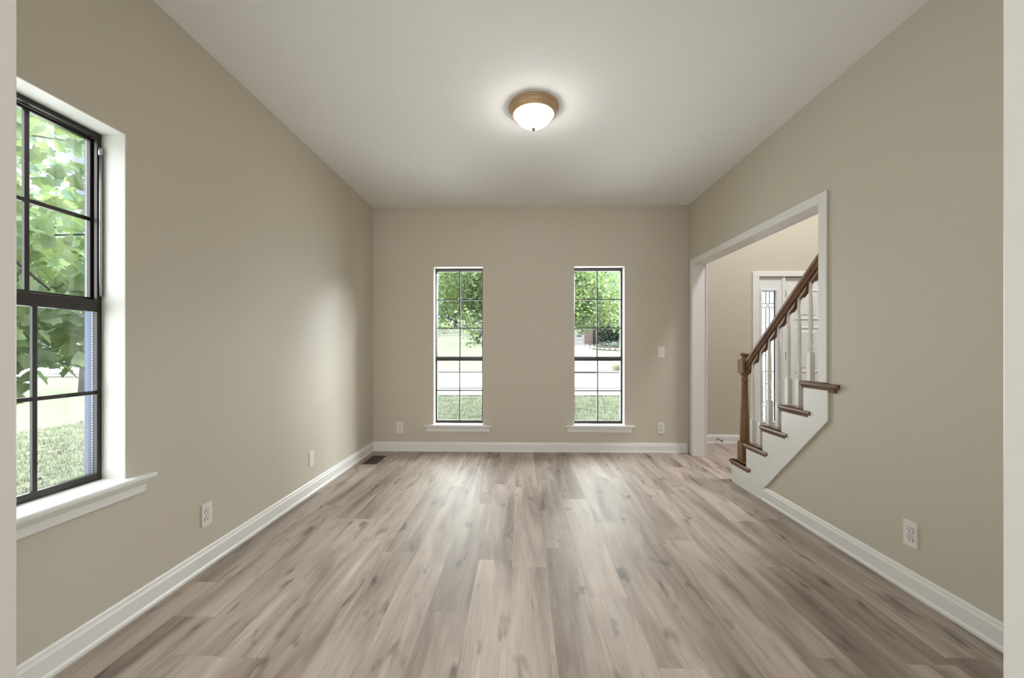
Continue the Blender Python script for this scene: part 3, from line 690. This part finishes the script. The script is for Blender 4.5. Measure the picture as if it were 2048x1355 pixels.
# fallen leaves on the side lawn
fv = MB()
for k in range(420):
    x, y = rng.uniform(-9, -2.2), rng.uniform(1.4, 8.5); z = ground(x, y) + 0.04 + rng.uniform(0, .02); a = rng.uniform(0, 6.28); s = rng.uniform(.025, .05)
    fv.add([(x+s*math.cos(a+b)*c, y+s*math.sin(a+b)*c, z+rng.uniform(-.012, .012)) for b, c in ((0, 1), (1.2, .7), (2.4, .9), (3.9, .8), (5.1, .9))], [(0,1,2,3,4)])
M['drylf'] = paint('dry_tan_leaf', (0.10, 0.085, 0.068, 1), 0.8, 0.3, 8)
o = fv.build('leaf_litter', 'drylf'); tag(o, 'dry tan leaves scattered on the side lawn under the tree', 'fallen leaves', kind='stuff')

# house across the street
GH = ground(8, 45.8)
hs = empty('house', (4.5, 46, GH)); tag(hs, 'pale red brick house with white garage door across the street', 'house')
HY = 46.0
slab = slab_with_holes('y', HY, HY+0.35, [-1.0, 8.15], [GH-0.5, GH+6.6], [(1.6, 7.25, GH-0.4, GH+2.4)])
slab.build('brick_wall', 'brick', hs, weld=True)
MB().prism([(-1.0, GH+6.6), (8.15, GH+6.6), (3.6, GH+9.6)], 'y', HY, HY+0.35).build('brick_gable', 'brick', hs)
gd = MB().box(1.6, 7.25, HY+0.15, HY+0.22, GH-0.4, GH+2.4).build('garage_door', 'garage', hs)
gp = MB()
for r in range(4):
    for c in range(6): gp.box(1.70+c*0.925, 2.50+c*0.925, HY+0.12, HY+0.15, GH-0.02+r*0.6, GH+0.45+r*0.6)
gp.build('door_panels', 'garage', gd)
MB().box(6.35, 6.9, HY+0.06, HY+0.12, GH+0.98, GH+1.06).build('door_handle', 'slot', gd)
sd = MB().box(8.15, 15.5, HY+0.8, HY+1.0, GH-0.5, GH+5.6)
for k in range(18): sd.prism([(HY+0.8, GH+k*0.31-0.3), (HY+0.74, GH+k*0.31-0.3), (HY+0.79, GH+k*0.31), (HY+0.8, GH+k*0.31)], 'x', 8.15, 15.5)
sd.build('siding_wall', 'siding', hs)
MB().box(8.15, 15.5, HY+0.5, HY+0.8, GH-0.5, GH-0.05).build('porch_step', 'concrete', hs)
rf = MB().prism([(-1.6, GH+6.4), (3.6, GH+9.9), (8.8, GH+6.4), (8.8, GH+6.6), (3.6, GH+10.15), (-1.6, GH+6.6)], 'y', HY-0.4, HY+9)
rf.prism([(HY+0.2, GH+5.5), (HY+5, GH+8.5), (HY+10, GH+5.5)], 'x', 8.2, 16.0)
rf.build('roof', 'roof', hs)
# picket fence
FY = 47.2
pf = empty('picket_fence', (-7, FY, ground(-7, FY))); tag(pf, 'white picket fence at the top of the lawn across the street', 'fence')
pk = MB(); x = -14.0
while x < -1.3:
    z = ground(x, FY); pk.prism([(x-.06, z-0.1), (x+.06, z-0.1), (x+.06, z+0.95), (x, z+1.05), (x-.06, z+0.95)], 'y', FY-0.02, FY+0.02); x += 0.24
pk.build('pickets', 'fence', pf)
rl = MB()
for h in (0.3, 0.75): rl.add([(-14.1, FY+.02, ground(-14.1, FY)+h), (-1.2, FY+.02, ground(-1.2, FY)+h), (-1.2, FY+.06, ground(-1.2, FY)+h), (-14.1, FY+.06, ground(-14.1, FY)+h), (-14.1, FY+.02, ground(-14.1, FY)+h+.1), (-1.2, FY+.02, ground(-1.2, FY)+h+.1), (-1.2, FY+.06, ground(-1.2, FY)+h+.1), (-14.1, FY+.06, ground(-14.1, FY)+h+.1)], [(0,3,2,1),(4,5,6,7),(0,1,5,4),(1,2,6,5),(2,3,7,6),(3,0,4,7)])
rl.build('rails', 'fence', pf)

# ------------------------------------------------------------------ plants
OVAL = [(0, 0), (0.26, 0.25), (0.30, 0.5), (0.2, 0.8), (0, 1.0), (-0.2, 0.8), (-0.30, 0.5), (-0.26, 0.25)]
LOBED = [(0, 0.0), (0.22, 0.02), (0.50, 0.12), (0.40, 0.34), (0.56, 0.56), (0.34, 0.62), (0.22, 0.80), (0.0, 1.0), (-0.22, 0.80), (-0.34, 0.62), (-0.56, 0.56), (-0.40, 0.34), (-0.50, 0.12), (-0.22, 0.02)]
def leaf_cloud(pos, size, shape, droop=0.5, fold=0.18):
    """one leaf blade at every point: two halves folded on the midrib"""
    mb = MB(); V = []; F = []; n = len(shape); hlf = n//2
    for p in pos:
        s = size*rng.uniform(0.65, 1.2); az = rng.uniform(0, 6.283); pit = rng.normal(-droop, 0.55); rol = rng.normal(0, 0.6)
        m = Euler((pit, rol, az)).to_matrix(); o = len(V)
        for (a, b) in shape: V.append(Vector(p) + m @ Vector((a*s, b*s, abs(a)*s*fold*2)))
        F.append(tuple(o+i for i in range(hlf+1))); F.append((o,) + tuple(o+i for i in range(hlf, n)))
    return mb.add(V, F, False)
def cluster_pts(anchors, n, spread):
    a = np.array(anchors); idx = rng.integers(0, len(a), n); return a[idx] + rng.normal(0, 1, (n, 3))*np.array(spread)
def along(pts, k):
    out = []
    for a, b in zip(pts, pts[1:]):
        for i in range(k): t = i/k; out.append(tuple(a[j]+(b[j]-a[j])*t for j in range(3)))
    return out + [tuple(pts[-1])]
def twist(p, q, n=6, amp=0.12):
    p, q = np.array(p, float), np.array(q, float); L_ = np.linalg.norm(q-p); out = []
    for i in range(n+1):
        t = i/n; out.append(tuple(p+(q-p)*t + rng.normal(0, amp*L_*0.18, 3)*(0 < i < n)))
    return out

# broad-leaved tree just outside the left window
t1 = empty('leafy_tree', (-5.9, 1.6, G0)); tag(t1, 'broad-leaved tree whose big lobed leaves fill the left window', 'tree')
MB().tube([(-5.9, 1.6, G0-0.05), (-5.8, 1.7, 1.2), (-5.6, 1.9, 2.6), (-5.4, 2.1, 4.4)], [0.17, 0.14, 0.12, 0.07], 12).build('trunk', 'bark', t1)
anc = [(-2.7, 2.2, 1.35), (-2.5, 2.1, 1.5), (-2.9, 2.5, 1.4), (-3.1, 2.6, 1.6), (-2.4, 1.85, 1.2), (-2.45, 1.88, 0.95), (-2.6, 2.0, 1.0), (-3.3, 2.9, 1.45), (-3.0, 2.35, 1.75), (-2.8, 2.18, 0.9), (-2.9, 2.25, 1.08), (-3.1, 2.42, 0.98), (-2.75, 2.13, 1.2), (-3.0, 2.6, 1.27), (-3.2, 2.8, 1.25), (-2.85, 2.48, 1.28), (-2.9, 2.3, 1.4), (-2.8, 2.4, 1.55)]*3; brs = []
ends = [(-2.35, 1.95, 1.45), (-2.5, 2.25, 1.9), (-2.7, 2.3, 2.5), (-2.45, 1.85, 2.6), (-3.2, 2.9, 2.0), (-3.6, 3.1, 2.8), (-3.4, 2.6, 3.4), (-4.2, 3.7, 3.2), (-4.4, 3.8, 2.3), (-4.9, 4.3, 4.0), (-4.0, 3.2, 4.2), (-3.0, 2.5, 1.5), (-3.5, 2.75, 1.35), (-2.6, 1.9, 1.15), (-4.6, 3.9, 1.9), (-5.4, 4.4, 2.7), (-3.1, 1.6, 2.6), (-3.6, 1.2, 3.2), (-4.5, 2.0, 4.6)]
for q in ends:
    z0 = min(4.2, max(1.3, q[2]*0.7+0.9)); p = (-5.75+0.1*z0/2, 1.65+0.1*z0, z0); b = twist(p, q, 7, 0.35); brs.append(b); anc += along(b[3:], 4)
mb = MB()
for b in brs: mb.tube(b, [0.035-0.0042*i for i in range(len(b))], 7)
mb.build('branches', 'bark', t1)
pts = cluster_pts(anc, 6600, (0.30, 0.27, 0.25))
pts = [p for p in pts if p[0] < -2.50 and p[2] > 0.62]
def low_ok(p):    # the open patch under the boughs, where lawn and street show
    return p[2] > 1.02 + 0.05*(abs(p[0])-2.2) or ((p[1]/-p[0]) < 0.80 and p[2] > 0.86)
pts = [p for p in pts if low_ok(p)]
leaf_cloud(pts, 0.098, LOBED, 0.7, 0.12).build('foliage', 'leaf_big', t1)

# slender tree far out on the side lawn
t2 = empty('slender_tree', (-15.3, 13.7, G0)); tag(t2, 'slender tree on the lawn near the street, seen at the edge of the left window', 'tree')
MB().tube([(-15.3, 13.7, G0-0.05), (-15.25, 13.7, 1.0), (-15.6, 13.9, 2.6), (-15.7, 13.9, 5.0)], [0.14, 0.11, 0.09, 0.05], 10).build('trunk', 'palebark', t2)
leaf_cloud(cluster_pts([(-15.6, 13.9, 3.6), (-15.2, 13.6, 4.6), (-16.4, 14.2, 4.2), (-14.8, 14.4, 3.4), (-15.7, 13.9, 5.6), (-17.0, 14.8, 3.8)], 1500, (0.75, 0.75, 0.55)), 0.24, OVAL).build('foliage', 'leaf_far', t2)

# tree on the front lawn, its boughs hanging across both front windows
t3 = empty('lawn_tree', (0.35, 10.6, G0)); tag(t3, 'fine-leaved tree whose boughs hang across both front windows', 'tree')
MB().tube([(0.35, 10.6, G0-0.05), (0.3, 10.6, 0.8), (0.35, 10.5, 2.4), (0.2, 10.6, 4.6), (0.3, 10.6, 6.5)], [0.2, 0.16, 0.14, 0.11, 0.05], 12).build('trunk', 'bark', t3)
brs = []; anc = []
ends3 = [(-1.4, 9.6, 2.35), (-2.0, 10.2, 2.1), (-2.2, 9.8, 2.9), (-1.7, 11.2, 3.2), (-2.7, 11.0, 2.5), (-1.3, 9.0, 3.0), (-2.4, 12.4, 3.2), (-3.3, 11.8, 3.4),
         (1.5, 9.2, 2.6), (1.9, 10.0, 2.4), (2.5, 10.6, 2.35), (2.2, 9.4, 3.1), (1.6, 8.8, 3.1), (3.0, 11.2, 2.9), (2.7, 12.0, 3.3), (3.6, 12.2, 2.7), (1.5, 11.6, 2.3), (0.4, 8.6, 3.4), (0.3, 9.2, 4.6), (-1.0, 11.8, 4.6), (1.2, 11.8, 4.9), (1.1, 9.4, 2.0), (1.5, 9.6, 1.9), (1.9, 9.8, 1.85), (2.4, 10.0, 1.9), (1.3, 8.8, 2.2), (-2.1, 9.8, 1.85), (-1.9, 9.4, 1.9), (-1.2, 9.2, 2.3), (-1.9, 8.9, 2.6), (-1.6, 8.6, 3.0), (-2.3, 9.2, 3.1)]
for q in ends3:
    z0 = min(4.4, q[2]+0.25+abs(q[0])*0.18); b = twist((0.3, 10.6, z0), q, 6, 0.4); brs.append(b); anc += along(b[2:], 4)
# the drooping spray low in the left front window
spray = [(-1.2, 8.2, 2.2), (-1.15, 8.0, 1.85), (-1.05, 8.0, 1.52), (-0.93, 8.0, 1.30)]
thin = [(-1.25, 8.9, 2.7), (-1.22, 8.5, 2.5)] + spray
mb = MB()
for b in brs: mb.tube(b, [0.040-0.005*i for i in range(len(b))], 7)
mb.tube(thin, [0.014-0.0018*i for i in range(len(thin))], 6)
mb.build('branches', 'bark', t3)
pts = list(cluster_pts(anc, 30000, (0.40, 0.45, 0.27)))
pts = [p for p in pts if p[2] > (1.63 if p[0] > 0 else 1.60 if p[0] < -1.75 else 1.80) + 0.12*math.sin(p[0]*7.0)]
pts += list(cluster_pts(along(spray[1:], 5), 110, (0.10, 0.10, 0.07)))
leaf_cloud(pts, 0.098, OVAL, 0.5).build('foliage', 'leaf_front', t3)

# trees behind the fence and the house
for i, (x, y, r, h, label) in enumerate([(-9.5, 58, 4.3, 14, 'tall hazy tree directly behind the white picket fence'), (-24, 62, 4.3, 14, 'tall hazy tree beyond the fence, farthest from the brick house'), (-2.2, 76, 4.0, 18, 'tall hazy tree far behind the gap between fence and brick house'), (-46, 40, 3.6, 11, 'hazy tree beyond the street in the left window, nearer the slender tree trunk'), (-62, 48.5, 4.2, 13, 'hazy tree beyond the street in the left window, farther along the street')]):
    z = ground(x, y); t = empty('distant_tree', (x, y, z)); tag(t, label, 'tree', 'hazy trees across the street')
    MB().tube([(x, y, z-0.1), (x+.1, y, z+h*0.4), (x, y, z+h*0.8)], [0.28, 0.2, 0.08], 8).build('trunk', 'palebark', t)
    cen = [(x+rng.normal(0, r*.45), y+rng.normal(0, r*.4), z+h*0.52+rng.normal(0, h*0.19)) for _ in range(30)]
    leaf_cloud(cluster_pts(cen, 4000, (r*.27, r*.27, r*.27)), 0.5, OVAL).build('foliage', 'leaf_far', t)
# shrubs and beds by the house across
def shrub(name, label, c, rad, n, size, m, cat='shrub', stems=7, stem_m='bark'):
    x, y, _ = c; z = ground(x, y); t = empty(name, (x, y, z)); tag(t, label, cat)
    mb = MB()
    for k in range(stems):
        a = 2*math.pi*k/stems; mb.tube([(x+.06*math.cos(a), y+.06*math.sin(a), z-0.05), (x+rad[0]*.35*math.cos(a), y+rad[1]*.35*math.sin(a), z+rad[2]*.9), (x+rad[0]*.75*math.cos(a), y+rad[1]*.75*math.sin(a), z+rad[2]*1.7)], [0.05, 0.035, 0.012], 6)
    mb.build('stems', stem_m, t)
    u = rng.normal(0, 1, (n, 3)); u /= np.linalg.norm(u, axis=1)[:, None]; rr = rng.uniform(0.35, 1, (n, 1))**0.5
    leaf_cloud(u*rr*np.array(rad) + np.array([x, y, z+rad[2]]), size, OVAL, 0.2).build('foliage', m, t); return t
shrub('dark_shrub', 'dark evergreen shrub against the brown wall of the house across', (10.3, 45.2, 0), (1.95, 0.9, 1.3), 2400, 0.24, 'leaf_dark')
shrub('grey_bush', 'sparse grey bush in front of the white picket fence', (-4.3, 40.0, 0), (1.25, 1.0, 1.5), 520, 0.17, 'leaf_grey', stems=12, stem_m='palebark')
gb = empty('garden_bed', (9.6, 41.5, ground(9.6, 41.5))); tag(gb, 'stone-edged garden bed with pale ground cover beside the driveway', 'garden bed')
v = []; f = []
for j in range(2):
    for k in range(20):
        a = 2*math.pi*k/20; rr = 1 if j else 0.6; x, y = 10.2+2.9*rr*math.cos(a), 41.6+2.4*rr*math.sin(a); v.append((x, y, ground(x, y)+(0.10 if j else 0.24)))
for k in range(20): f.append((k, 20+k, 20+(k+1) % 20, (k+1) % 20))
f.append(tuple(range(20))); MB().add(v, f, True).build('mulch', 'mulch', gb)
st = MB()
for k in range(34):
    a = 2*math.pi*k/34; x, y = 10.2+2.95*math.cos(a), 41.6+2.45*math.sin(a); z = ground(x, y)
    st.lathe([(0.02, z-0.05), (0.20, z), (0.22, z+0.10), (0.13, z+0.19), (0.01, z+0.21)], x, y, 7)
st.build('edging_stones', 'stone', gb)
leaf_cloud(cluster_pts([(8.6, 41.3, ground(8.6, 41.3)+.35), (9.8, 40.9, ground(9.8, 40.9)+.35), (11, 41.5, ground(11, 41.5)+.35), (12, 42, ground(12, 42)+.35), (10, 42.6, ground(10, 42.6)+.4)], 1500, (0.7, 0.6, 0.13)), 0.2, OVAL, 0.1).build('ground_cover', 'leaf_pale', gb)
pg = empty('ornamental_grass', (6.6, 27.0, ground(6.6, 27.0))); tag(pg, 'pale ornamental grass clump beside the driveway near the curb', 'ornamental grass')
V = []; F = []
for k in range(120):
    a = rng.uniform(0, 6.283); r0 = rng.uniform(0, .45); lean = rng.uniform(.1, .5); h = rng.uniform(.35, .8); x, y = 6.6+r0*math.cos(a)*1.3, 27+r0*math.sin(a)*.8; z = ground(x, y); o = len(V)
    V += [(x-.02, y, z-.03), (x+.02, y, z-.03), (x+lean*.5*math.cos(a)+.02, y+lean*.5*math.sin(a), z+h*.6), (x+lean*math.cos(a), y+lean*math.sin(a), z+h), (x+lean*.5*math.cos(a)-.02, y+lean*.5*math.sin(a), z+h*.6)]; F.append((o, o+1, o+2, o+3, o+4))
MB().add(V, F).build('blades', 'straw', pg)
